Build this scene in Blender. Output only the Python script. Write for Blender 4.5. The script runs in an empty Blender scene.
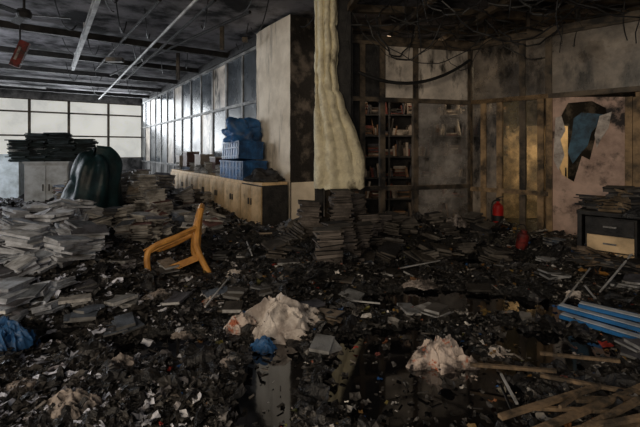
import bpy, math, random
from mathutils import Vector, Matrix, noise, Euler
random.seed(7)
R=random.random
def U(a,b): return a+(b-a)*R()
scene=bpy.context.scene
try: scene.view_settings.view_transform='Standard'
except Exception: pass
F=400.0; H=1.6; HV=150.0
def P(u,v,y): return Vector(((u-320)/F*y, y, H-(v-HV)/F*y))
def G(u,v,z=0.0):
    y=(H-z)*F/(v-HV); return Vector(((u-320)/F*y,y,z))
D1=Vector((-.562,.827,0)); D2=Vector((.827,.562,0)); ZZ=Vector((0,0,1))

# ---------- materials
def mat(name,a,b=None,scale=3,lo=.4,hi=.6,rough=.8,rough2=None,bump=.3,bscale=30,vcol=False,metal=0,detail=8,c=None,cscale=.6,clo=.5,chi=.6,spec=.3,alpha=None,emit=None,cz=1.0):
    m=bpy.data.materials.new(name); m.use_nodes=True
    nt=m.node_tree; N=nt.nodes; L=nt.links
    bs=N['Principled BSDF']
    tc=N.new('ShaderNodeTexCoord')
    def nz(s,d=detail,off=(0,0,0),sz=1.0):
        mp=N.new('ShaderNodeMapping'); mp.inputs['Location'].default_value=off; mp.inputs['Scale'].default_value=(1,1,sz)
        L.new(tc.outputs['Object'],mp.inputs['Vector'])
        n=N.new('ShaderNodeTexNoise'); n.inputs['Scale'].default_value=s; n.inputs['Detail'].default_value=d; n.inputs['Roughness'].default_value=.65
        L.new(mp.outputs[0],n.inputs['Vector']); return n.outputs['Fac']
    def ramp(f,lo,hi):
        r=N.new('ShaderNodeMapRange'); r.inputs['From Min'].default_value=lo; r.inputs['From Max'].default_value=hi
        L.new(f,r.inputs['Value']); return r.outputs['Result']
    if b is None: b=tuple(x*.5 for x in a)
    f=ramp(nz(scale),lo,hi)
    mx=N.new('ShaderNodeMix'); mx.data_type='RGBA'
    mx.inputs['A'].default_value=(*a,1); mx.inputs['B'].default_value=(*b,1)
    L.new(f,mx.inputs['Factor'])
    col=mx.outputs['Result']
    if vcol:
        at=N.new('ShaderNodeAttribute'); at.attribute_name='Col'
        m2=N.new('ShaderNodeMix'); m2.data_type='RGBA'; m2.blend_type='MULTIPLY'; m2.inputs['Factor'].default_value=1
        L.new(at.outputs['Color'],m2.inputs['A']); L.new(col,m2.inputs['B']); col=m2.outputs['Result']
    if c is not None:
        f2=ramp(nz(cscale,6,(5,3,9),cz),clo,chi)
        m3=N.new('ShaderNodeMix'); m3.data_type='RGBA'
        L.new(col,m3.inputs['A']); m3.inputs['B'].default_value=(*c,1); L.new(f2,m3.inputs['Factor']); col=m3.outputs['Result']
    L.new(col,bs.inputs['Base Color'])
    bs.inputs['Metallic'].default_value=metal
    bs.inputs['Specular IOR Level'].default_value=spec
    if rough2 is None: bs.inputs['Roughness'].default_value=rough
    else:
        mr=N.new('ShaderNodeMapRange'); mr.inputs['From Min'].default_value=.35; mr.inputs['From Max'].default_value=.65
        mr.inputs['To Min'].default_value=rough; mr.inputs['To Max'].default_value=rough2
        L.new(nz(scale*.7,4,(3,1,2)),mr.inputs['Value']); L.new(mr.outputs[0],bs.inputs['Roughness'])
    if bump:
        bp=N.new('ShaderNodeBump'); bp.inputs['Strength'].default_value=bump; bp.inputs['Distance'].default_value=.03
        L.new(nz(bscale,6),bp.inputs['Height']); L.new(bp.outputs[0],bs.inputs['Normal'])
    if alpha is not None:
        fa=N.new('ShaderNodeMapRange'); fa.inputs['From Min'].default_value=.35; fa.inputs['From Max'].default_value=.65
        fa.inputs['To Min'].default_value=alpha[0]; fa.inputs['To Max'].default_value=alpha[1]
        L.new(nz(1.8,5,(7,7,1)),fa.inputs['Value']); L.new(fa.outputs[0],bs.inputs['Alpha'])
    if emit:
        L.new(col,bs.inputs['Emission Color']); bs.inputs['Emission Strength'].default_value=emit
    return m
CH=(.012,.012,.013)
M={}
M['rubble']=mat('charred_rubble',(.006,.006,.006),(.036,.033,.03),scale=9,lo=.5,hi=.72,rough=.2,rough2=.75,bump=1,bscale=24,c=(.18,.17,.16),cscale=20,clo=.63,chi=.69,spec=.5)
M['debris']=mat('debris',(1,1,1),(.35,.33,.32),scale=12,lo=.45,hi=.65,rough=.3,rough2=.9,bump=.5,bscale=40,vcol=True,spec=.5)
M['char']=mat('wet_charred_sheet',(.009,.009,.01),(.055,.052,.05),scale=7,lo=.5,hi=.75,rough=.18,rough2=.6,bump=.8,bscale=16,spec=.5,c=(.22,.2,.19),cscale=9,clo=.62,chi=.7)
M['book']=mat('sooty_books',(1,1,1),(.35,.34,.33),scale=5,lo=.42,hi=.62,rough=.7,bump=.5,bscale=60,vcol=True)
M['paintvc']=mat('sooty_paint',(1,1,1),(.5,.48,.46),scale=4,lo=.4,hi=.7,rough=.5,bump=.15,vcol=True)
M['ceil']=mat('sooty_ceiling',(.3,.29,.31),(.02,.02,.022),scale=.9,lo=.42,hi=.58,rough=.9,bump=.6,bscale=6)
M['pillar']=mat('plaster_cream',(.85,.76,.63),(.65,.57,.46),scale=1.5,rough=.85,bump=.2,bscale=12,c=(.08,.065,.055),cscale=2.4,clo=.58,chi=.78,cz=.2)  # unburnt cream plaster with vertical soot streaks
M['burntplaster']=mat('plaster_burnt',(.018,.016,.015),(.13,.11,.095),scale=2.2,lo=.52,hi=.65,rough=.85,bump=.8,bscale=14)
M['plain']=mat('old_plaster',(.3,.29,.28),(.06,.06,.06),scale=1.3,lo=.4,hi=.6,rough=.9)
M['black']=mat('char_black',CH,(.035,.033,.032),scale=6,rough=.6,bump=.6)
M['cable']=mat('burnt_cable',(.012,.012,.013),(.025,.025,.025),rough=.5,bump=0)
M['frame']=mat('sooty_aluminium',(.15,.115,.08),(.02,.018,.016),scale=3,lo=.4,hi=.6,rough=.5,bump=.2)
M['frameL']=mat('grey_aluminium',(.3,.3,.29),(.08,.08,.08),scale=2,lo=.4,hi=.6,rough=.5,bump=.2)
M['tanframe']=mat('tan_frame',(.42,.28,.15),(.06,.045,.03),scale=2.5,lo=.4,hi=.6,rough=.6,bump=.3)
M['glassL']=mat('sooty_glass_left',(.12,.14,.16),(.03,.035,.04),scale=.7,lo=.35,hi=.65,rough=.08,rough2=.4,bump=.03,spec=.8)
M['glassW']=mat('smoked_white_glass',(.4,.34,.28),(.06,.053,.046),scale=1.6,lo=.36,hi=.66,rough=.08,rough2=.5,bump=.1,bscale=4,c=(.02,.018,.016),cscale=2.2,clo=.5,chi=.62,spec=.8,alpha=(.5,1),cz=.4)
M['glassB']=mat('dusty_white_glass',(.75,.67,.58),(.3,.27,.24),scale=1.6,lo=.4,hi=.65,rough=.3,bump=.2,bscale=5,c=(.03,.028,.025),cscale=2.4,clo=.54,chi=.64,cz=.4)
M['glassY']=mat('grimy_amber_glass',(.22,.17,.08),(.03,.025,.015),scale=3.2,lo=.35,hi=.65,rough=.06,rough2=.4,bump=.2,bscale=5,alpha=(.05,.85),spec=.8)
M['glassG']=mat('grimy_grey_glass',(.5,.46,.42),(.12,.11,.1),scale=1.4,lo=.38,hi=.65,rough=.06,rough2=.5,bump=.1,alpha=(.05,.9),spec=.8)
M['panelR']=mat('scorched_board',(.7,.5,.41),(.3,.2,.16),scale=1.8,lo=.4,hi=.65,rough=.6,bump=.4,bscale=8,c=(.025,.02,.02),cscale=1.8,clo=.54,chi=.64)
M['melt']=mat('melted_foam',(.85,.78,.56),(.58,.52,.37),scale=7,lo=.4,hi=.65,rough=.6,bump=1,bscale=16,c=(.06,.045,.03),cscale=2.2,clo=.58,chi=.68,cz=.5)
M['pipe']=mat('white_pipe',(.6,.6,.6),(.25,.25,.25),scale=2,rough=.5,bump=0)
M['wood']=mat('cabinet_wood',(.78,.56,.32),(.45,.32,.18),scale=2.5,rough=.5,bump=.1,c=(.06,.045,.03),cscale=1.2,clo=.6,chi=.7)
M['yellow']=mat('dusty_orange_plastic',(.62,.3,.07),(.38,.17,.04),scale=7,rough=.5,bump=.15)
M['blue']=mat('blue_plastic',(.03,.12,.3),(.015,.045,.11),scale=4,rough=.4,bump=.2)
M['poster']=mat('sooty_poster',(.06,.15,.24),(.02,.04,.06),scale=4,rough=.5,bump=.2)
M['green']=mat('dark_green_tarp',(.01,.035,.04),(.004,.012,.014),scale=3,rough=.35,bump=.5,bscale=10)
M['bag']=mat('crumpled_plastic',(.66,.6,.55),(.32,.27,.24),scale=5,lo=.4,hi=.6,rough=.35,bump=.5,bscale=14,c=(.06,.05,.045),cscale=4,clo=.58,chi=.68,spec=.5)
M['dirtybag']=mat('dirty_paper_sheet',(.35,.3,.27),(.07,.06,.055),scale=8,lo=.42,hi=.6,rough=.5,bump=.5,bscale=14,c=(.02,.018,.017),cscale=6,clo=.52,chi=.6)
M['bagburnt']=mat('burnt_plastic',(.62,.52,.46),(.07,.055,.05),scale=7,lo=.44,hi=.58,rough=.45,bump=.6,bscale=18,c=(.4,.12,.06),cscale=8,clo=.57,chi=.62)
M['red']=mat('red_paint',(.5,.02,.015),(.25,.01,.01),scale=6,rough=.3,bump=.03)
M['redburnt']=mat('burnt_red_paint',(.2,.02,.015),(.03,.01,.01),scale=9,rough=.5,bump=.3)
M['metal']=mat('dull_metal',(.25,.25,.25),(.08,.08,.08),rough=.35,metal=.6,bump=.1)
M['plank']=mat('plank_wood',(.26,.18,.11),(.07,.055,.04),scale=9,lo=.4,hi=.6,rough=.7,bump=.6)
M['pane']=mat('daylight_pane',(.64,.63,.58),(.5,.5,.47),scale=.8,rough=.5,bump=0,emit=.75)
M['paper']=mat('paper',(1,1,1),(.4,.4,.41),scale=7,lo=.45,hi=.65,rough=.45,bump=.3,bscale=25,vcol=True)
w=bpy.data.materials.new('black_water'); w.use_nodes=True
b=w.node_tree.nodes['Principled BSDF']; b.inputs['Base Color'].default_value=(.005,.005,.006,1); b.inputs['Roughness'].default_value=.05; b.inputs['Specular IOR Level'].default_value=1.0; b.inputs['IOR'].default_value=1.7
nz=w.node_tree.nodes.new('ShaderNodeTexNoise'); nz.inputs['Scale'].default_value=6; nz.inputs['Detail'].default_value=3
bp=w.node_tree.nodes.new('ShaderNodeBump'); bp.inputs['Strength'].default_value=.02; bp.inputs['Distance'].default_value=.02
tcw=w.node_tree.nodes.new('ShaderNodeTexCoord')
w.node_tree.links.new(tcw.outputs['Object'],nz.inputs['Vector'])
w.node_tree.links.new(nz.outputs['Fac'],bp.inputs['Height']); w.node_tree.links.new(bp.outputs[0],b.inputs['Normal'])
M['water']=w

# ---------- builder
class B:
    def __init__(s): s.v=[];s.f=[];s.c=[];s.m=[]
    def add(s,vs,fs,col=(1,1,1),mi=0):
        o=len(s.v); s.v+= [tuple(x) for x in vs]
        for i,f in enumerate(fs):
            s.f.append([o+k for k in f]); s.c.append(col[i] if isinstance(col,list) else col); s.m.append(mi)
    def box(s,c,size,rot=None,col=(1,1,1),mi=0,cols6=None):
        c=Vector(c); x,y,z=[k/2 for k in size]
        vs=[Vector((a,b_,d)) for d in(-z,z) for b_ in(-y,y) for a in(-x,x)]
        if rot is not None: vs=[rot@k for k in vs]
        vs=[k+c for k in vs]
        fs=[(0,2,3,1),(4,5,7,6),(0,1,5,4),(2,6,7,3),(0,4,6,2),(1,3,7,5)]
        s.add(vs,fs,cols6 if cols6 else col,mi)
    def beam(s,a,b,w,h,col=(1,1,1),mi=0,up=ZZ):
        a=Vector(a);b=Vector(b);d=(b-a);L=d.length;d=d.normalized()
        side=d.cross(up)
        if side.length<.01: side=d.cross(Vector((0,1,0)))
        side.normalize(); u2=side.cross(d)
        rot=Matrix((d,side,u2)).transposed()
        s.box((a+b)/2,(L,w,h),rot,col,mi)
    def tube(s,pts,r,n=6,col=(1,1,1),mi=0):
        pts=[Vector(p) for p in pts]; vs=[];fs=[]
        rr=r if isinstance(r,list) else [r]*len(pts)
        for i,p in enumerate(pts):
            d=(pts[min(i+1,len(pts)-1)]-pts[max(i-1,0)]).normalized()
            a=d.cross(Vector((.13,.21,1)));
            if a.length<.1: a=d.cross(Vector((1,0,0)))
            a.normalize(); b2=d.cross(a)
            for k in range(n):
                t=2*math.pi*k/n; vs.append(p+(a*math.cos(t)+b2*math.sin(t))*rr[i])
        for i in range(len(pts)-1):
            for k in range(n):
                fs.append((i*n+k,i*n+(k+1)%n,(i+1)*n+(k+1)%n,(i+1)*n+k))
        fs.append(tuple(range(n-1,-1,-1))); fs.append(tuple(range((len(pts)-1)*n,len(pts)*n)))
        s.add(vs,fs,col,mi)
    def lathe(s,c,prof,n=24,col=(1,1,1),mi=0,rot=None):
        c=Vector(c);vs=[];fs=[]
        for r,z in prof:
            for k in range(n):
                t=2*math.pi*k/n; q=Vector((r*math.cos(t),r*math.sin(t),z))
                if rot is not None:q=rot@q
                vs.append(q+c)
        for i in range(len(prof)-1):
            for k in range(n): fs.append((i*n+k,i*n+(k+1)%n,(i+1)*n+(k+1)%n,(i+1)*n+k))
        s.add(vs,fs,col,mi)
    def grid(s,fn,nu,nv,col=(1,1,1),mi=0):
        vs=[fn(i/nu,j/nv) for j in range(nv+1) for i in range(nu+1)]
        fs=[(j*(nu+1)+i,j*(nu+1)+i+1,(j+1)*(nu+1)+i+1,(j+1)*(nu+1)+i) for j in range(nv) for i in range(nu)]
        s.add(vs,fs,col,mi)
    def build(s,name,mats,smooth=False,tf=None,solid=0):
        me=bpy.data.meshes.new(name)
        vs=s.v
        if tf is not None: vs=[tuple(tf@Vector(v)) for v in vs]
        xs=[v[0] for v in vs];ys=[v[1] for v in vs];zs=[v[2] for v in vs]
        o=Vector(((min(xs)+max(xs))/2,(min(ys)+max(ys))/2,min(zs)))
        me.from_pydata([(v[0]-o.x,v[1]-o.y,v[2]-o.z) for v in vs],[],s.f)
        if not isinstance(mats,(list,tuple)): mats=[mats]
        for m in mats: me.materials.append(M[m])
        at=me.color_attributes.new('Col','FLOAT_COLOR','CORNER')
        buf=[]
        for f,c in zip(s.f,s.c): buf+= [c[0],c[1],c[2],1.0]*len(f)
        at.data.foreach_set('color',buf)
        me.polygons.foreach_set('material_index',s.m)
        if smooth: me.polygons.foreach_set('use_smooth',[True]*len(s.f))
        me.update()
        ob=bpy.data.objects.new(name,me); ob.location=o
        scene.collection.objects.link(ob)
        if solid:
            md=ob.modifiers.new('s','SOLIDIFY'); md.thickness=solid; md.offset=0
        return ob
def fbm(x,y,z=0,o=4): return noise.fractal(Vector((x,y,z)),1.0,2.0,o)

# ---------- ground height
WZ=.012
mounds=[(-3.7,5.4,1.3,1.3,.42),(-3.0,3.9,.8,.6,.15),(-3.6,8.6,2.0,2.2,.34),(-1.6,6.6,1.0,.9,.22),(.2,6.3,.8,.7,.3),(1.6,6.9,1.3,.6,.32),(3.0,6.5,1.0,.7,.15),
 (4.2,5.6,1.2,.8,.25),(-1.7,2.4,.8,.4,.1),(-2.2,4.3,1.2,.8,.12),(-6,10,3,3,.4),(2.6,2.3,.8,.5,.06),(-.3,4.6,.7,.5,.1),(2.4,4.6,1,.6,.04),(.1,5,.5,.5,.12)]
puds=[(-.33,2.72,.17,.75),(.72,2.8,.55,.6),(1.35,4.2,.8,.28),(1.9,3.2,.4,.25),(2.4,3.9,.4,.25),(-1.3,3.2,.3,.2),(2.6,5.6,.6,.3),(-2.4,3.3,.35,.15)]
def hgt(x,y):
    h=.05+.06*fbm(x*1.4,y*1.4,1)+.035*fbm(x*5,y*5,3)
    for cx,cy,rx,ry,a in mounds:
        d=((x-cx)/rx)**2+((y-cy)/ry)**2
        if d<9: h+=a*math.exp(-d)
    for cx,cy,rx,ry in puds:
        d=((x-cx)/rx)**2+((y-cy)/ry)**2
        if d<6: h-=.17*math.exp(-d*d*.6)
    return max(h,-.035)

# ---------- room shell
def wallq(name,p0,p1,z0,z1,m,th=.12):
    b=B(); a=Vector((p0[0],p0[1],(z0+z1)/2)); c=Vector((p1[0],p1[1],(z0+z1)/2))
    b.beam(a,c,th,z1-z0); return b.build(name,m)
CZ=4.25
b=B(); b.box((0,9,-.1),(36,32,.1)); b.build('floor','black')
b=B(); b.grid(lambda s,t:Vector((-17+30*s,-1+25*t,CZ+.04*fbm(s*14,t*14,5))),90,70); b.box((-2,11.5,CZ+.16),(30,25,.1)); b.build('ceiling','ceil')
nx,ny=380,340
b=B()
def terr(s,t):
    y=1.5*(20/1.5)**t; k=-1.35+2.7*s; x=k*y
    x=max(min(x,9),-16)
    h=hgt(x,y)
    return Vector((x,y,h+(.018*fbm(x*14,y*14,9,3) if h>-.03 else 0)))
b.grid(terr,nx,ny); b.build('rubble_field','rubble')
b=B(); b.box((.6,4.2,WZ-.015),(6.4,5.4,.03)); b.build('puddle','water')

E=Vector((-9.16,20.6,0)); W0=E-D2*9.0
def wl(s,z,off=0): return E-D2*s+Vector((0,0,z))-D1*off
b=B(); b.beam(wl(-2,.6),wl(9,.6),.2,1.2); b.beam(wl(-2,4.1),wl(9,4.1),.2,.4); b.build('wall_back_left','plain')
zs=[1.2,2.25,3.32,3.9]
b=B(); b.beam(wl(-1,2.55),wl(9,2.55),.03,2.7)
b.build('window_1','pane')
b=B()
for z in zs: b.beam(wl(-1,z,.05),wl(9,z,.05),.08,.07)
for s in [0,1.55,3.2,4.7,6.2,7.7]: b.beam(wl(s,1.2,.05),wl(s,3.9,.05),.08,.08)
b.build('window_frame','frame')
LW=lambda s,z: W0-D1*s+Vector((0,0,z))
b=B(); b.beam(LW(0,.5),LW(17,.5),.2,1.0); b.beam(LW(0,4),LW(17,4),.2,.5)
for s in range(0,18,4): b.beam(LW(s,2.2),LW(s+.5,2.2),.2,2.6)
b.build('wall_left','plain')

def framewall(name,p0,p1,ts,zs,cell,fm,mats,fw=.07,depth=.1):
    b=B(); p0=Vector((p0[0],p0[1],0)); p1=Vector((p1[0],p1[1],0))
    pt=lambda t,z: p0.lerp(p1,t)+Vector((0,0,z))
    for t in ts: b.beam(pt(t,0),pt(t,zs[-1]),fw,depth,up=(p1-p0).normalized())
    for z in zs: b.beam(pt(ts[0],z),pt(ts[-1],z),depth,fw)
    for i in range(len(ts)-1):
        for j in range(len(zs)-1):
            k=cell(i,j)
            if k is None: continue
            b.beam(pt(ts[i],(zs[j]+zs[j+1])/2),pt(ts[i+1],(zs[j]+zs[j+1])/2),.012,zs[j+1]-zs[j]-fw*.6,mi=k)
    return b.build(name,mats)
PS=Vector((-1.29,8.98,0)); PE=PS+D1*14
n=13
framewall('glass_partition',PS,PE,[i/n for i in range(n+1)],[.05,1.05,2.72,3.95],lambda i,j: 2 if j==0 else (3 if (i*7+j*3)%4==0 else 1),None,['frameL','glassL','plain','glassB'])
wallq('trim_1',PS,PE,4.0,4.2,'black')

# pillar
P0=Vector((-.57,7.65,0))
rot=Matrix((D1,D2,ZZ)).transposed()
b=B()
def face(o,a,bv,la,lb,mi):
    nrm=a.cross(bv).normalized()
    b.grid(lambda u,v:o+a*la*u+bv*lb*v+nrm*.012*fbm(u*la*3,v*lb*3,mi*4),12,40,mi=mi)
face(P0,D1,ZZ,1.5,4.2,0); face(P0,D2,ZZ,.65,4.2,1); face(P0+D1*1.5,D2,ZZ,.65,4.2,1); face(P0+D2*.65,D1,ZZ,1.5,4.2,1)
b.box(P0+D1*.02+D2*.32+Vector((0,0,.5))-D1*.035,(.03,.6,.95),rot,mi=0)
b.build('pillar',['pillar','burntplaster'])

b=B()
def mp(s,t):
    z=.95+ (4.2-.95)*t
    wr=.36+.44*max(0,min(1,(0.5-t)/.35))**.8
    x=-.08+s*wr+.03*fbm(t*9,1,2)*(1 if s>.5 else .1)
    y=6.55-.10*math.sin(s*math.pi)-.04*fbm(s*6,t*14,4)-.03*math.sin(s*22+t*3)-.1*max(0,.3-t)*math.sin(s*9)
    if t<.001: z+=.07*fbm(s*7,3,1)+.08*abs(s-.5)
    return Vector((x,y,z))
b.grid(mp,32,80); b.build('melted_wall_panel','melt',smooth=True,solid=.05)
b=B(); b.box((.38,6.7,2.7),(.26,.16,2.9)); b.box((.5,6.78,2.0),(.1,.1,3.9))
b.box((-.02,6.85,2.1),(.14,.2,4.1)); b.build('burnt_post','black')

BP0=(.12,7.06); BP1=(2.93,7.8)
def tu(u,p0,p1):
    k=(u-320)/F; dx=p1[0]-p0[0]; dy=p1[1]-p0[1]
    return (k*p0[1]-p0[0])/(dx-k*dy)
framewall('glass_partition',BP0,BP1,[0,tu(362,BP0,BP1),tu(382,BP0,BP1),tu(415,BP0,BP1),.995],[.05,.9,2.52,3.55],
 lambda i,j: {(2,2):4,(3,2):4,(3,1):2,(3,0):2,(0,2):3,(0,1):3,(1,2):3}.get((i,j)),None,['frame','glassW','glassG','black','glassB'],fw=.08)
RP0=(2.93,7.8); RP1=(6.5,4.364)
tt=lambda u: tu(u,RP0,RP1)
framewall('glass_partition',RP0,RP1,[0,tt(523),tt(549),tt(640)+.02,1],[2.52,3.58],lambda i,j:1,None,['frame','glassW'],fw=.08)
framewall('glass_partition',RP0,RP1,[0,tt(484),tt(500),tt(541),tt(549)],[.05,.85,2.52],lambda i,j:{0:2,1:2,2:1,3:None}.get(i),None,['tanframe','glassY','glassW'],fw=.08)
b=B()
p0=Vector((RP0[0],RP0[1],0)); p1=Vector((RP1[0],RP1[1],0))
def RPt(u,v,off=0):
    t=tt(u); q=p0.lerp(p1,t); z=H-(v-HV)/F*q.y
    return Vector((q.x,q.y,z))+Vector((-.693,-.72,0))*off
def poly(bb,pts,off,mi):
    vs=[RPt(u,v,off) for u,v in pts]; bb.add(vs,[tuple(range(len(vs)))],mi=mi)
def ring(outer,inner,off,mi):
    n=len(outer); vs=[RPt(*q,off) for q in outer]+[RPt(*q,off) for q in inner]
    b.add(vs,[(i,(i+1)%n,n+(i+1)%n,n+i) for i in range(n)],mi=mi)
outer=[(551,97),(575,97),(600,97),(626,97),(626,130),(626,180),(626,235),(595,235),(572,235),(551,235),(551,190),(551,140)]
inner=[(559,120),(568,103),(592,101),(606,108),(609,125),(596,136),(590,160),(582,156),(574,182),(562,175),(556,158),(559,139)]
ring(outer,inner,.0,0)
b.build('scorched_partition_board',['panelR'],solid=.03)
b=B(); poly(b,[(572,118),(580,112),(604,114),(597,124),(590,132),(586,146),(580,152),(571,164),(566,152),(570,136)],-.12,0)
b.build('torn_poster',['poster'],solid=.01)
b=B(); poly(b,[(556,118),(562,116),(566,130),(561,140),(565,155),(559,170),(554,160)],.03,0); poly(b,[(600,116),(612,112),(609,128),(602,138),(597,148),(595,135)],.03,0)
b.build('torn_paper_strip',['bag'],solid=.01)
b=B()
for u in(550,629,637): b.beam(RPt(u,97),RPt(u,97)*1+Vector((0,0,-2.4)),.09,.09,up=Vector((.72,-.69,0)))
b.beam(RPt(636,95),Vector((6.5,4.36,2.52)),.1,.08)
b.build('partition_post','tanframe')
wallq('wall_partition_right',(4.83,5.97),RP1,.0,2.5,'burntplaster',.03)
wallq('wall_back',(-.2,10.6),(9.5,10.6),0,CZ,'burntplaster'); wallq('wall_right',(9.5,10.6),(9.5,-1),0,CZ,'plain')
def shelf(x0,x1,ys,pal):
    b=B()
    for z in [.1,.55,1.0,1.45,1.9,2.35,2.8]:
        b.box(((x0+x1)/2,ys,z),(x1-x0,.35,.03),mi=1)
        x=x0+.03
        if z<2.7:
            while x<x1-.05:
                t=U(.02,.06); hh=U(.12,.36)
                if R()<.7:
                    b.box((x+t/2,ys-.03+U(-.03,.03),z+.02+hh/2),(t*.9,.25,hh),Euler((0,U(-.2,.2),0)).to_matrix(),col=random.choice(pal))
                elif R()<.6:
                    for k in range(int(U(2,10))): b.box((x+.12,ys-.05,z+.03+k*.03),(.26,.22,.025),Euler((0,0,U(-.2,.2))).to_matrix(),col=random.choice(pal))
                    x+=.2
                x+=t
    for x in(x0,(x0+x1)/2,x1): b.box((x,ys,1.45),(.04,.36,2.9),mi=1)
    b.box(((x0+x1)/2,ys+.19,1.45),(x1-x0,.02,2.9),mi=1)
    b.build('bookshelf',['book','black'])
PB=[(.34,.29,.24),(.2,.16,.13),(.15,.04,.03),(.2,.11,.06),(.05,.05,.06),(.42,.37,.31),(.08,.05,.03),(.04,.035,.03)]
shelf(.6,2.35,8.7,PB)
shelf(2.5,3.9,8.9,PB)
b=B(); b.box((4.9,9.4,1.1),(1.6,.5,2.2),mi=0)
for i in range(3): b.box((4.38+i*.52,9.13,1.1),(.46,.03,2.1),mi=1); b.tube([(4.55+i*.52,9.1,1.0),(4.55+i*.52,9.1,1.2)],.015,mi=0)
b.build('cupboard',['black','wood'])

# cabinets row
C0=Vector((-1.06,7.3,0))
for i in range(7):
    b=B(); o=C0+D1*(.93*i); L=.92
    c=o+D1*L/2+D2*.27
    b.box(c+ZZ*.49,(L,.52,.9),rot,mi=1 if i==0 else 0); b.box(c+ZZ*.97,(L,.53,.05),rot,mi=0)
    b.box(c+ZZ*.03,(L-.05,.46,.07),rot,mi=1)
    if i==0: b.box(o+D2*.27-D1*.012+ZZ*.49,(.02,.5,.88),rot,mi=1)
    for k in(0,1):
        cc=o+D1*(L*(.25+.5*k))-D2*.005+ZZ*.5
        b.box(cc,(L/2-.02,.03,.84),rot,mi=0); b.box(cc-D2*.012,(L/2-.14,.02,.68),rot,mi=0)
        b.box(o+D1*(L*.5+(.06 if k else -.06))-D2*.035+ZZ*.62,(.02,.03,.12),rot,mi=2)
    b.build('base_cabinet',['wood','black','metal'])

def crate(name,c,w,d,h,ang,tilt=0):
    b=B(); 
    for sx in(-1,1):
        b.box((sx*w/2,0,h/2),(.02,d,h)); b.box((0,sx*d/2,h/2),(w,.02,h))
        for z in(h-.02,h*.62,h*.15):
            b.box((sx*(w/2+.012),0,z),(.02,d+.04,.025)); b.box((0,sx*(d/2+.012),z),(w+.04,.02,.025))
        for k in range(7):
            q=-.5+(k+.5)/7
            b.box((sx*(w/2+.008),q*d,h/2),(.02,.02,h)); b.box((q*w,sx*(d/2+.008),h/2),(.02,.02,h))
    b.box((0,0,.015),(w,d,.02))
    tf=Matrix.Translation(c)@Euler((tilt,tilt*.6,ang)).to_matrix().to_4x4()
    return b.build(name,'blue',tf=tf)
cb=C0+D1*1.35+D2*.2+ZZ*1.0
crate('plastic_crate',cb,1.25,.5,.38,2.17)
crate('plastic_crate',cb+ZZ*.4+D1*.05,1.1,.5,.36,2.1,.06)
def blob(name,c,rx,ry,rz,m,amp=.2,fs=3,nu=40,nv=24,folds=0,seed=0,smooth=True):
    b=B(); c=Vector(c); vs=[];fs_=[]
    for j in range(nv+1):
        ph=math.pi*j/nv
        for i in range(nu):
            th=2*math.pi*i/nu
            d=Vector((math.sin(ph)*math.cos(th),math.sin(ph)*math.sin(th),math.cos(ph)))
            ds=noise.voronoi(d*fs+Vector((seed,seed*2,0)))[0]
            r=1+amp*(noise.noise(d*1.7+Vector((seed,0,0)))*1.2+(ds[1]-ds[0])*.5-.3)+folds*math.sin(th*11+3*d.z)*math.sin(ph)
            zz=d.z*r*rz
            if zz<-.25*rz: zz=-.25*rz
            vs.append(c+Vector((d.x*r*rx,d.y*r*ry,zz+.25*rz)))
    for j in range(nv):
        for i in range(nu): fs_.append((j*nu+i,(j+1)*nu+i,(j+1)*nu+(i+1)%nu,j*nu+(i+1)%nu))
    b.add(vs,fs_); return b.build(name,m,smooth=smooth)
def drape(name,c,rx,ry,h,m,seed=0,n=84,ang=0,fold=1.0,dome=.4,smooth=False):
    b=B(); c=Vector(c)
    def rg(q): return 1-abs(noise.noise(q))*3.2
    def fn(s,t):
        a=2*s-1; e=2*t-1
        x=a*math.sqrt(1-e*e/2); y=e*math.sqrt(1-a*a/2)
        th=math.atan2(y,x); r=math.hypot(x,y)
        o=1+.5*noise.noise(Vector((math.cos(th)*1.5+seed,math.sin(th)*1.5,seed)))+.12*noise.noise(Vector((math.cos(th)*6+seed,math.sin(th)*6,seed)))
        X=x*o;Y=y*o
        q=Vector((X*1.3+seed*3,Y*1.9,seed))
        wq=q+Vector((noise.noise(q*1.5),noise.noise(q*1.5+Vector((5,5,5))),0))*.5
        z=max(0,(1-r*r))**.6*(dome+.3*noise.noise(q*1.2))+fold*(.26*rg(wq)+.16*rg(wq*2.1+Vector((3,3,3)))+.08*rg(wq*4.3))*(1-.6*r)*.8
        z-=.08*r
        X+=.16*noise.noise(q*2.5+Vector((9,0,0)));Y+=.16*noise.noise(q*2.5+Vector((0,9,0)))
        ca,sa=math.cos(ang),math.sin(ang)
        return c+Vector((rx*X*ca-ry*Y*sa,rx*X*sa+ry*Y*ca,h*z))
    b.grid(fn,n,n); return b.build(name,m,smooth=smooth)
blob('blue_tarp_bundle',cb+ZZ*.76+D1*.05,.52,.3,.4,'blue',.5,2.2,seed=3)
blob('burnt_cloth_heap',C0+D1*.3+D2*.2+ZZ*1.0,.32,.2,.2,'black',.5,2.4,seed=5)

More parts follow.
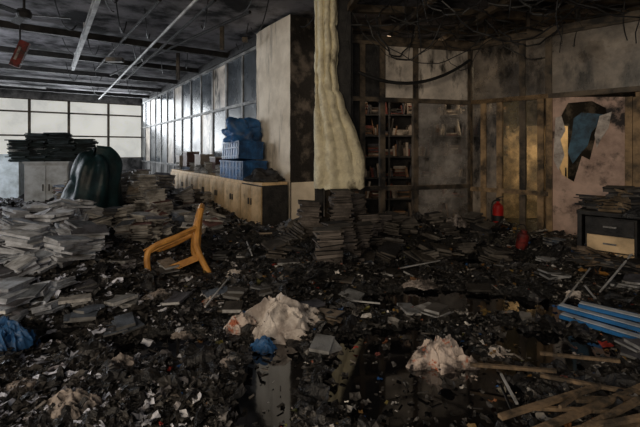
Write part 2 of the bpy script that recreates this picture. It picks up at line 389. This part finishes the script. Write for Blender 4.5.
# ------------ books and stacks
PAL_D=[(.03,.03,.032),(.05,.045,.04),(.08,.07,.06),(.02,.02,.022),(.12,.11,.1)]
PAL_L=[(.4,.4,.4),(.3,.31,.32),(.55,.54,.53),(.12,.12,.14),(.14,.17,.22),(.34,.27,.2),(.05,.05,.05),(.16,.07,.06)]
PAL_C=[(.6,.66,.75),(.7,.73,.78),(.45,.51,.6),(.2,.23,.27),(.78,.79,.8),(.12,.12,.14)]
def stack(b,x,y,z,w,d,n,pal,pages=(.4,.39,.36),ang=None,jit=.02,ph=1.0,tilt=0):
    a=U(0,3) if ang is None else ang
    lean=Vector((U(-.02,.02),U(-.02,.02),0))*.3
    base=Vector((x,y,z)); ta=U(0,6.28); TM=Matrix.Rotation(tilt,3,Vector((math.cos(ta),math.sin(ta),0)))
    h=0
    for i in range(n):
        t=U(.008,.04); c=random.choice(pal); k=U(.4,1)*ph; pg=tuple(q*k for q in pages)
        r=TM@Euler((U(-.02,.02),U(-.02,.02),a+U(-.14,.14)*(1+jit*20))).to_matrix()
        o=base+TM@Vector((lean.x*i+U(-jit,jit),lean.y*i+U(-jit,jit),h+t/2))
        b.box(o,(w*U(.88,1.02),d*U(.88,1.02),t*.93),r,cols6=[c,c,pg,c,pg,pg])
        h+=t
    return z+h
b=B()
for i in range(240):
    y=U(5.6,12.5); u=U(62,215)+ (0 if y<9 else -10)
    x=(u-320)/F*y
    fx=-1.06-.68*(y-7.3)
    if x>fx-.3 and y>6.8: continue
    if 66<u<126 and y<8.2 and y>6.3: continue
    if math.hypot(x+1.9,y-5.2)<.8: continue
    nlay=int(U(6,26)) if y>6.8 else int(U(3,14))
    if u>165: nlay=int(nlay*.4)+1
    stack(b,x,y,hgt(x,y)-.03,U(.24,.36),U(.2,.28),nlay,PAL_L if R()<.75 else PAL_D,pages=(.62,.59,.54),jit=U(.01,.05),tilt=U(0,.25) if R()<.5 else U(0,.6)*(nlay<12))
b.build('magazine_stacks','book')
b=B()
for i in range(95):
    y=U(4.2,7.5); u=U(-20,80); x=(u-320)/F*y
    stack(b,x,y,hgt(x,y)-.03,U(.3,.45),U(.22,.32),int(U(3,16)),PAL_C,pages=(.68,.72,.8),jit=.05,tilt=U(0,.45))
for i in range(16):
    y=U(3.2,4.4); u=U(-20,60); x=(u-320)/F*y
    stack(b,x,y,hgt(x,y)-.03,U(.22,.34),U(.18,.25),int(U(2,9)),PAL_C,pages=(.6,.65,.75),jit=.05,tilt=U(0,.45))
b.build('newspaper_piles','book')
b=B()
for x,y,n,a in[(.1,4.95,20,.1),(.42,5.25,22,-.2),(.12,5.5,24,.3),(.5,5.7,20,.1),(-.12,6.1,20,.2),(.75,6.2,14,0),(.3,6.2,26,.1),(.6,6.6,24,.5),(1.0,6.5,12,.3),(1.3,6.6,10,.8)]:
    stack(b,x,y,hgt(x,y)-.08,.32,.27,n,PAL_D,pages=(.2,.17,.15),ang=a,tilt=U(0,.14),jit=.03)
for i in range(40):
    x=U(-.7,2.7); y=U(5.4,6.8)
    stack(b,x,y,hgt(x,y)-.03,.3,.24,int(U(2,9)),PAL_D,pages=(.16,.14,.12),tilt=U(0,.5),jit=.04)
b.build('charred_magazine_stacks','book')
b=B()
for i in range(26):
    q=C0+D1*U(2.2,6.3)+D2*U(.15,.4)
    stack(b,q.x,q.y,1.0,.3,.24,int(U(2,12)),PAL_L)
b.build('cabinet_top_papers','book')
b=B()
for k,(s_,w,h) in enumerate([(3.0,.4,.3),(4.2,.5,.35),(5.4,.4,.42),(6.2,.4,.3)]):
    q=C0+D1*s_+D2*.3+ZZ*(1.0+h/2+.12)
    b.box(q,(w,.36,h),rot,col=(.3,.26,.22) if k%2 else (.1,.06,.055)); b.box(q+ZZ*h/2,(w+.02,.38,.03),rot,col=(.4,.37,.34))
b.build('cardboard_boxes','paintvc')

def cabinet2(name,c,w,d,h,col,ang):
    b=B(); 
    b.box((0,0,h/2),(w,d,h),col=col); b.box((0,0,h+.02),(w+.06,d+.06,.04),col=col)
    for k in(0,1):
        b.box(((-.25+.5*k)*w,-d/2-.01,h/2),(w/2-.03,.03,h-.1),col=tuple(q*1.1 for q in col)); b.box(((-.06+.12*k),-d/2-.04,h*.55),(.02,.03,.15),col=(.1,.1,.1))
    b.build(name,'paintvc',tf=Matrix.Translation(c)@Matrix.Rotation(ang,4,'Z'))
cabinet2('filing_cupboard',(-6.2,9.2,.1),.85,.5,1.2,(.55,.58,.6),.3)
cabinet2('filing_cupboard',(-8.9,10.9,.0),1.4,.5,1.45,(.45,.5,.52),.3)
b=B()
for i in range(5): stack(b,-6.75+i*.3,9.1+i*.1,1.33,.44,.4,int(U(20,26)),[(.02,.05,.06),(.015,.03,.035),(.04,.06,.07)],pages=(.03,.05,.055),ang=.3,jit=.04)
b.build('folder_stack','book')
def tarp(s,t):
    th=2*math.pi*s; r=.36+.12*(1-t)**1.5-.2*max(0,(t-.72)/.28)**2
    f=1+.12*(1-t*.6)*math.sin(th*7+2*math.sin(t*4))+.3*noise.noise(Vector((math.cos(th)*1.5,math.sin(th)*1.5,t*2.5)))
    if t>.97: f*=.2
    return Vector((-4.28+r*f*1.1*math.cos(th),7.6+r*f*math.sin(th),.1+1.5*t+.22*noise.noise(Vector((math.cos(th)*1.3,math.sin(th)*1.3,t*2)))))
b=B(); b.grid(tarp,80,50); b.build('tarp_covered_machine','green',smooth=True)
q=G(8,332,.2); drape('blue_daylight_sheet',(q.x,q.y,hgt(q.x,q.y)),.2,.18,.3,'blue',seed=7)  # blue crumpled sheet standing in for the bluish daylight patch on the ground

# chair (x forward, z up)
b=B()
def arc(pts,n=6):
    pts=[Vector(p) for p in pts]; out=[]
    for i in range(len(pts)-1):
        a=pts[max(i-1,0)];p=pts[i];q=pts[i+1];c=pts[min(i+2,len(pts)-1)]
        for k in range(n):
            t=k/n; out.append(.5*((2*p)+(q-a)*t+(2*a-5*p+4*q-c)*t*t+(3*p-a-3*q+c)*t**3))
    return out+[pts[-1]]
b.grid(lambda s,t:Vector((-.22+.46*s,(-.22+.44*t)*(1+.06*s),.42-.025*math.sin(s*3.14)*math.sin(t*3.14)+(-.03*max(0,s-.85)/.15))),14,12)
b.grid(lambda s,t:Vector((-.22+.46*s,(-.22+.44*t)*(1+.06*s),.405-.025*math.sin(s*3.14)*math.sin(t*3.14))),14,12)
for sy in(-1,1):
    b.tube(arc([(-.3,sy*.25,0),(-.25,sy*.235,.42),(-.3,sy*.235,.62),(-.42,sy*.2,.84)]),.026,8)
    b.tube(arc([(.28,sy*.26,0),(.25,sy*.245,.38),(.2,sy*.275,.6),(.1,sy*.285,.655),(-.1,sy*.28,.66),(-.3,sy*.235,.68)]),.024,8)
    b.grid(lambda s,t,sy=sy:Vector((-.27+.49*s,sy*(.262+.05*(t-.5)*2*.9),.672-.02*s**4)),10,3)
    b.beam((-.22,sy*.23,.395),(.24,sy*.245,.395),.02,.06)
b.beam((.24,-.24,.395),(.24,.24,.395),.02,.06); b.beam((-.24,-.23,.395),(-.24,.23,.395),.02,.06)
b.tube(arc([(-.42,-.2,.84),(-.46,-.1,.895),(-.465,0,.905),(-.46,.1,.895),(-.42,.2,.84)]),.028,8)
for k in range(5):
    yy=-.15+.075*k
    b.grid(lambda s,t,yy=yy:Vector((-.25-.2*t-.02*(1-(yy/.2)**2),yy-.018+.036*s,.43+.45*t)),2,6)
b.beam((-.34,-.2,.63),(-.34,.2,.63),.012,.05)
tf=Matrix.Translation((-1.62,4.9,-.3))@Matrix.Rotation(math.radians(208),4,'Z')@Matrix.Rotation(math.radians(17),4,'Y')@Matrix.Rotation(math.radians(20),4,'X')@Matrix.Scale(1.2,4)
b.build('plastic_armchair','yellow',smooth=False,tf=tf,solid=.012)

# bags
def gz(u,v): q=G(u,v,.1); return Vector((q.x,q.y,hgt(q.x,q.y)))
drape('crumpled_plastic_sack',gz(280,318),.42,.3,.42,'bag',seed=16,ang=.3,dome=.5,fold=.9)
drape('crumpled_plastic_sack',gz(240,325),.17,.13,.2,'bagburnt',seed=12)
drape('burnt_plastic_sack',gz(441,350),.27,.17,.36,'bagburnt',seed=25,fold=1.1)
drape('blue_plastic_bag',gz(264,340)+ZZ*.06,.12,.05,.14,'blue',seed=4)
drape('newspaper_bundle',gz(75,412),.17,.12,.14,'dirtybag',seed=9,ang=-.3)
for u,v,rx,h,m,s_ in[(190,375,.09,.12,'bagburnt',31),(498,342,.11,.08,'bag',33),(120,368,.09,.16,'dirtybag',35),(160,300,.15,.1,'dirtybag',41),(210,300,.12,.12,'bagburnt',42),(185,325,.2,.08,'dirtybag',43),(475,365,.08,.1,'bagburnt',44),(390,360,.07,.06,'bag',45),(230,360,.09,.08,'dirtybag',46),(575,290,.12,.1,'bag',47),(455,240,.2,.3,'dirtybag',48),(20,395,.1,.06,'dirtybag',49),(235,275,.18,.12,'bag',50),(350,300,.14,.08,'dirtybag',51),(330,340,.1,.07,'dirtybag',52),(300,395,.05,.05,'dirtybag',53),(420,280,.2,.1,'dirtybag',54),(580,345,.08,.12,'bagburnt',55)]:
    drape('torn_sheet',gz(u,v),rx,rx*.8,h*.8,m,seed=s_,n=40,ang=s_)

# fire extinguisher
q=P(498,238,6.9); x,y=q.x,q.y; z=hgt(x,y)-.03
b=B(); b.lathe((x,y,z),[(0,0),(.085,0),(.09,.02),(.09,.36),(.075,.41),(.04,.44),(.025,.45),(.025,.48),(0,.48)],28)
b.lathe((x,y,z),[(.0905,.14),(.092,.14),(.092,.24),(.0905,.24)],28,mi=1)
b.lathe((x,y,z+.47),[(.02,0),(.03,.01),(.03,.05),(.0,.06)],12,mi=1); b.beam((x-.03,y,z+.53),(x+.1,y,z+.56),.025,.012,mi=1); b.beam((x-.03,y,z+.5),(x+.09,y,z+.5),.02,.012,mi=1)
b.tube(arc([(x-.02,y,z+.5),(x-.1,y-.02,z+.46),(x-.13,y-.03,z+.3),(x-.11,y-.03,z+.12)]),.012,8,mi=1)
b.build('fire_extinguisher',['red','cable'],smooth=False)
q=G(521,258); x,y=q.x,q.y; z=hgt(x,y)-.02
b=B(); rr=Euler((.15,.1,0)).to_matrix(); b.lathe((x,y,z),[(0,0),(.07,0),(.08,.02),(.08,.1),(.074,.11),(.08,.12),(.08,.2),(.065,.23),(.04,.24),(.04,.28),(0,.28)],20,rot=rr)
b.tube(arc([(x-.06,y,z+.25),(x-.04,y,z+.34),(x+.05,y,z+.34),(x+.08,y,z+.25)]),.008,6,mi=1); b.build('paint_canister',['redburnt','cable'])

# burnt desk
ad=math.atan2(-.693,.72)
b=B(); b.box((0,0,.74),(1.5,.65,.05),mi=0)
for k in(-1,1): b.box((k*.72,0,.36),(.05,.6,.72),mi=0)
b.box((-.38,0,.36),(.55,.56,.66),mi=0)
for k in range(3): b.box((-.38,-.3,.14+k*.22),(.5,.03,.2),mi=1 if k<2 else 0); b.box((-.38,-.33,.14+k*.22),(.14,.02,.02),mi=2)
b.box((.3,.28,.4),(.85,.03,.6),mi=0)
DC=Vector((4.25,5.15,.02))
b.build('burnt_desk',['black','wood','metal'],tf=Matrix.Translation(DC)@Matrix.Rotation(ad,4,'Z'))
b=B()
for i in range(20):
    s_=U(-.65,.65); t_=U(-.2,.2); stack(b,DC.x+.72*s_+.69*t_,DC.y-.69*s_+.72*t_,.79,.3,.25,int(U(2,14)),PAL_D,pages=(.28,.2,.12),jit=.04,tilt=U(0,.25))
for i in range(10):
    s_=U(-.75,.2); stack(b,DC.x+.72*s_-.4,DC.y-.69*s_-.42,hgt(DC.x+.72*s_-.4,DC.y-.69*s_-.42)-.02,.3,.25,int(U(2,8)),PAL_D,pages=(.25,.18,.12),jit=.05,tilt=U(0,.5))
b.build('charred_books','book')
drape('ash_heap',DC+Vector((.1,0,.76)),.6,.4,.55,'char',seed=14)
b=B()
for k,(a,c,zz) in enumerate([((560,306),(655,332),.12),((562,315),(655,343),.08),((580,304),(660,323),.17)]):
    A=G(*a,zz);C=G(*c,zz)
    b.beam(A,C,.12,.03,col=(.02,.16,.42)); b.beam(A+ZZ*.017,C+ZZ*.017,.07,.006,col=(.6,.65,.7)); 
b.build('blue_boards','paintvc')
b=B()
for a,c,wd in[((500,411),(598,384),.035),((515,432),(650,383),.04),((560,432),(640,402),.035),((470,358),(556,369),.025),((575,392),(650,400),.04),((540,372),(640,392),.025),((600,430),(660,410),.05),((556,428),(648,418),.03),((530,398),(610,408),.02),((590,378),(560,410),.015),((540,350),(620,362),.02)]:
    A=G(*a,.15);C=G(*c,.15); A.z=.09+U(0,.04); C.z=.13+U(0,.04)
    b.beam(A,C,wd,.02)
b.build('broken_planks','plank')
b=B()
for a,c in[((501,367),(517,398)),((345,299),(380,299)),((238,231),(252,262)),((585,290),(600,300)),((560,300),(590,275)),((600,295),(632,270)),((400,268),(440,262)),((610,285),(640,262)),((230,285),(205,310))]:
    A=G(*a,.1);C=G(*c,.1); A.z=hgt(A.x,A.y)+.07; C.z=hgt(C.x,C.y)+.08
    b.beam(A,C,.015,.012)
b.build('white_slats','pipe')

# scattered debris
def scrap(b,x,y,z,s,col,crum=.3,n=3,tl=.3):
    a=U(0,6.28); e=Euler((U(-tl,tl),U(-tl,tl),a)).to_matrix(); asp=U(.4,1)
    base=Vector((x,y,z)); off=U(0,50)
    vs=[]
    for j in range(n+1):
        for i in range(n+1):
            p=Vector(((i/n-.5)*s,(j/n-.5)*s*asp,crum*s*noise.noise(Vector((i/n*2.1+off,j/n*2.1,off)))))
            k=.27/n; p.x+=U(-k,k)*s;p.y+=U(-k,k)*s
            vs.append(base+e@p)
    fs=[(j*(n+1)+i,j*(n+1)+i+1,(j+1)*(n+1)+i+1,(j+1)*(n+1)+i) for j in range(n) for i in range(n)]
    b.add(vs,fs,col)
def inpud(x,y):
    return hgt(x,y)<WZ-.002
def place():
    y=1.9*(11/1.9)**R(); x=U(-1.0,.95)*y
    return x,y
def blocked(x,y):
    if y>7.2 and x>-1.06-.68*(y-7.3)-.05: return True
    if x>2.9 and (x-2.93)*.693+(y-7.8)*.72>-.1: return True
    if x>0 and y>7.0+.25*x: return True
    return False
b=B(); cnt=0
while cnt<900:
    x,y=place()
    if blocked(x,y) or inpud(x,y): continue
    s_=U(.1,.3)*(.5+.25*y/2.5)
    scrap(b,x,y,max(hgt(x,y),0)+U(.0,.03),min(s_,.45),(1,1,1),.4,n=7,tl=.2); cnt+=1
b.build('charred_sheets','char')
b=B(); cnt=0
while cnt<13500:
    x,y=place()
    if blocked(x,y): continue
    if inpud(x,y) and R()<.88: continue
    left=max(0,min(1,(-x/y-.1)/.5))
    cl=max(0,fbm(x*1.1+30,y*1.1,7,3))  # clusters of paler litter
    r=R(); g=U(.02,.08)
    if r<.04+.2*left+.22*cl: k=U(.3,.9); col=(k*(1-.1*left),k*.95,k*(.89+.24*left))
    elif r<.16+.15*left+.3*cl: k=U(.08,.32); col=(k,k*.94,k*(.86+.18*left))
    elif r<.24+.3*cl: col=(U(.15,.3),U(.08,.17),U(.03,.07))
    elif r<.25+.3*cl: col=(.03,.12,.35)
    elif r<.256+.3*cl: col=(.35,.04,.03)
    else: col=(g*1.03,g*.95,g*.88)
    sz=U(.012,.05)*(.6+.3*y/2.5)
    if R()<.1+.14*left: sz*=2.4
    scrap(b,x,y,max(hgt(x,y),WZ)+U(.0,.035),min(sz,.32),col,.5); cnt+=1
b.build('scattered_papers','paper',solid=0)
b=B(); cnt=0
while cnt<5000:
    x,y=place()
    if blocked(x,y): continue
    if inpud(x,y) and R()<.9: continue
    g=U(.008,.06) if R()<.85 else U(.1,.25); s_=U(.005,.022)*(.6+.25*y/2.5)
    b.box((x,y,max(hgt(x,y),WZ)+U(0,.03)),(s_*U(.6,6),s_,s_*U(.2,.6)),Euler((U(-.4,.4),U(-.4,.4),U(0,6))).to_matrix(),col=(g*1.1,g*.98,g*.86)); cnt+=1
b.build('charred_debris','debris')
b=B(); cnt=0
while cnt<95:
    x,y=place()
    if blocked(x,y) or inpud(x,y) or y<3.0: continue
    z=hgt(x,y)+.005; c=random.choice(PAL_L[:7]+PAL_D+PAL_D); pg=tuple(U(.15,.5) for _ in range(1))*3
    for k in range(int(U(1,4))):
        t=U(.01,.03); b.box((x+U(-.05,.05),y+U(-.05,.05),z+t/2),(U(.18,.27),U(.13,.19),t),Euler((U(-.15,.15),U(-.15,.15),U(0,6))).to_matrix(),cols6=[c,c,pg,c,pg,pg]); z+=t
    cnt+=1
b.build('scattered_books','book')

# ---------- ceiling items
b=B()
def along(u0,v0,u1,v1,z):
    y0=(z-H)*F/(HV-v0); y1=(z-H)*F/(HV-v1); return Vector(((u0-320)/F*y0,y0,z)),Vector(((u1-320)/F*y1,y1,z))
a,c=along(98,0,73,70,3.85); a-= (c-a)*.2; b.beam(a,c,.06,.04)
b.beam(a+ZZ*.08,c+ZZ*.08,.09,.03)
for t in(.1,.5,.9): b.beam(a.lerp(c,t),a.lerp(c,t)+ZZ*.33,.02,.02)
b.build('fluorescent_light','pipe')
b=B(); a,c=along(196,0,99,99,3.9); b.tube([a-(c-a)*.2,c],.026,10); b.build('conduit_pipe','pipe')
b=B(); a=P(0,83,13.5);c=P(46,88,13.8); b.tube([a-Vector((1,.3,0)),c],.04,8); b.build('conduit_pipe','pipe')
b=B()
for s_ in(2,4.5,7,9.5,12):
    o=PS+D1*s_; b.beam(o+ZZ*4.1,o-D2*8+ZZ*4.1,.12,.14)
for a,c,z in[((250,12),(110,75),4.05),((160,0),(95,70),4.05),((215,0),(125,80),3.95)]:
    A,C=along(*a,*c,z); b.tube([A,C],.03,6)
b.build('ceiling_joists','black')
b=B(); o=P(115,60,10); b.box(o,(.4,.15,.1)); o=P(245,40,8.4); b.box(o,(.1,.1,.1)); 
for u,v,y in((222,40,8.6),(178,70,11)): b.beam(P(u,v-18,y),P(u,v+10,y),.08,.08)
b.build('lamp_housing','frame')
c=P(24,14,6.6); b=B()
b.lathe(c,[(0,-.08),(.09,-.07),(.12,0),(.09,.07),(.03,.09),(.02,.1),(.02,.38),(0,.38)],16)
for k in range(3):
    an=.3+k*2.094; r=Matrix.Rotation(an,3,'Z')@Matrix.Rotation(.2,3,'X')
    b.box(c+r@Vector((.4,0,-.01)),(.55,.13,.012),r); b.box(c+r@Vector((.13,0,0)),(.12,.03,.015),r)
b.build('ceiling_fan','black')
b=B(); c=P(20,54,7.4); r=Euler((0,.35,.4)).to_matrix(); b.box(c,(.16,.1,.5),r); b.box(c-Vector((0,.06,0)),(.04,.02,.25),r,mi=1); b.beam(c+ZZ*.2,Vector((c.x,c.y,4.2)),.02,.02,mi=2)
b.build('alarm_box',['redburnt','dirtybag','black'])
b=B()
for y in(5.6,6.4,7.3,8.3,9.3): b.beam((.3,y-.4,4.05),(8,y+.5,4.05),.1,.12)
for x in(.8,2.0,3.2,4.4,5.6): b.beam((x,4.5,3.95),(x-.8,10,3.95),.08,.1)
b.beam((.1,7.05,3.62),(2.93,7.8,3.62),.12,.1)
b.beam((2.93,7.8,3.64),(6.5,4.36,3.64),.12,.1)
for t in(.1,.35,.6,.9): 
    q=Vector((.1,7.05,3.6)).lerp(Vector((2.93,7.8,3.6)),t); b.beam(q,q+ZZ*.6,.05,.05)
    q=Vector((2.93,7.8,3.6)).lerp(Vector((6.5,4.36,3.6)),t*.6); b.beam(q,q+ZZ*.6,.05,.05)
b.build('ceiling_frame','frame')
b=B()
for i in range(50):
    x=U(.3,4.8);y=U(5.2,7.4); L=U(.6,2.8); an=U(-.6,.7); e=Vector((x+L*math.cos(an),y+L*math.sin(an)*.5,0)); sag=U(.1,.4) if R()<.75 else .75
    z0=U(3.65,4.2);z1=U(3.65,4.2)
    pts=[]
    for k in range(15):
        t=k/14; pts.append(Vector((x+(e.x-x)*t+.03*math.sin(k*1.7+i),y+(e.y-y)*t+.03*math.cos(k*2.1+i),z0+(z1-z0)*t-sag*4*t*(1-t))))
    b.tube(pts,U(.005,.016),5)
for i in range(24):
    x=U(.4,4.8);y=U(5.2,7); L=U(.3,1.0)
    b.tube([Vector((x+.04*math.sin(k+i),y+.04*math.cos(k*1.3),4.1-L*k/6)) for k in range(7)],U(.004,.01),5)
A=P(358,72,6.8);C=P(470,60,7.4)
b.tube([A.lerp(C,k/12)-ZZ*(.3*4*(k/12)*(1-k/12)) for k in range(13)],.03,6)
for i in range(26):
    s_=U(-3,9); o=PS+D1*s_-D2*U(.3,4); sg=U(.1,.45); pts=[o+D1*(k*.2)+D2*(k*.05)+ZZ*(4.15-sg*4*(k/8)*(1-k/8)) for k in range(9)]
    b.tube(pts,.011,5)
b.build('hanging_cables','cable')

# ---------- lights
def area(name,loc,dirv,sx,sy,e,col,spread=math.pi):
    l=bpy.data.lights.new(name,'AREA'); l.shape='RECTANGLE'; l.size=sx;l.size_y=sy;l.energy=e;l.color=col;l.spread=spread
    o=bpy.data.objects.new(name,l); o.location=loc; o.rotation_euler=Vector(dirv).to_track_quat('-Z','Z').to_euler(); scene.collection.objects.link(o)
mid=W0-D1*9.5+ZZ*2.3+D2*.3
area('window_daylight_left',mid,D2+Vector((0,0,-.15)),12,2.2,950,(.88,.93,1))
area('window_daylight_back',E-D2*3+ZZ*2.5-D1*.4,-D1+Vector((0,0,-.1)),7,2.4,320,(.9,.95,1))
area('front_fill',(-2.5,-2.5,2.6),(.45,1,.02),5,2.2,220,(1,.83,.62))  # added warm fill from behind the camera; no window is built there
area('backroom_fill',(4.6,8.3,3.4),(-.1,.4,-1),1.5,1,70,(1,.8,.52))  # added warm light for the glow behind the amber glass; no fixture
area('backroom_fill',(1.6,8.1,3.9),(0,.4,-1),1.2,.5,34,(1,.8,.6))  # added fill to light the bookshelves dimly
wd=bpy.data.worlds.new('World'); scene.world=wd; wd.use_nodes=True
bg=wd.node_tree.nodes['Background']; bg.inputs[0].default_value=(.95,.92,.92,1); bg.inputs[1].default_value=.26

cam=bpy.data.cameras.new('Camera'); co=bpy.data.objects.new('Camera',cam); scene.collection.objects.link(co)
co.location=(0,0,H); co.rotation_euler=(math.pi/2,0,0); cam.sensor_width=36; cam.lens=F/640*36; cam.shift_y=-(213.5-HV)/640
cam.clip_start=.05; scene.camera=co
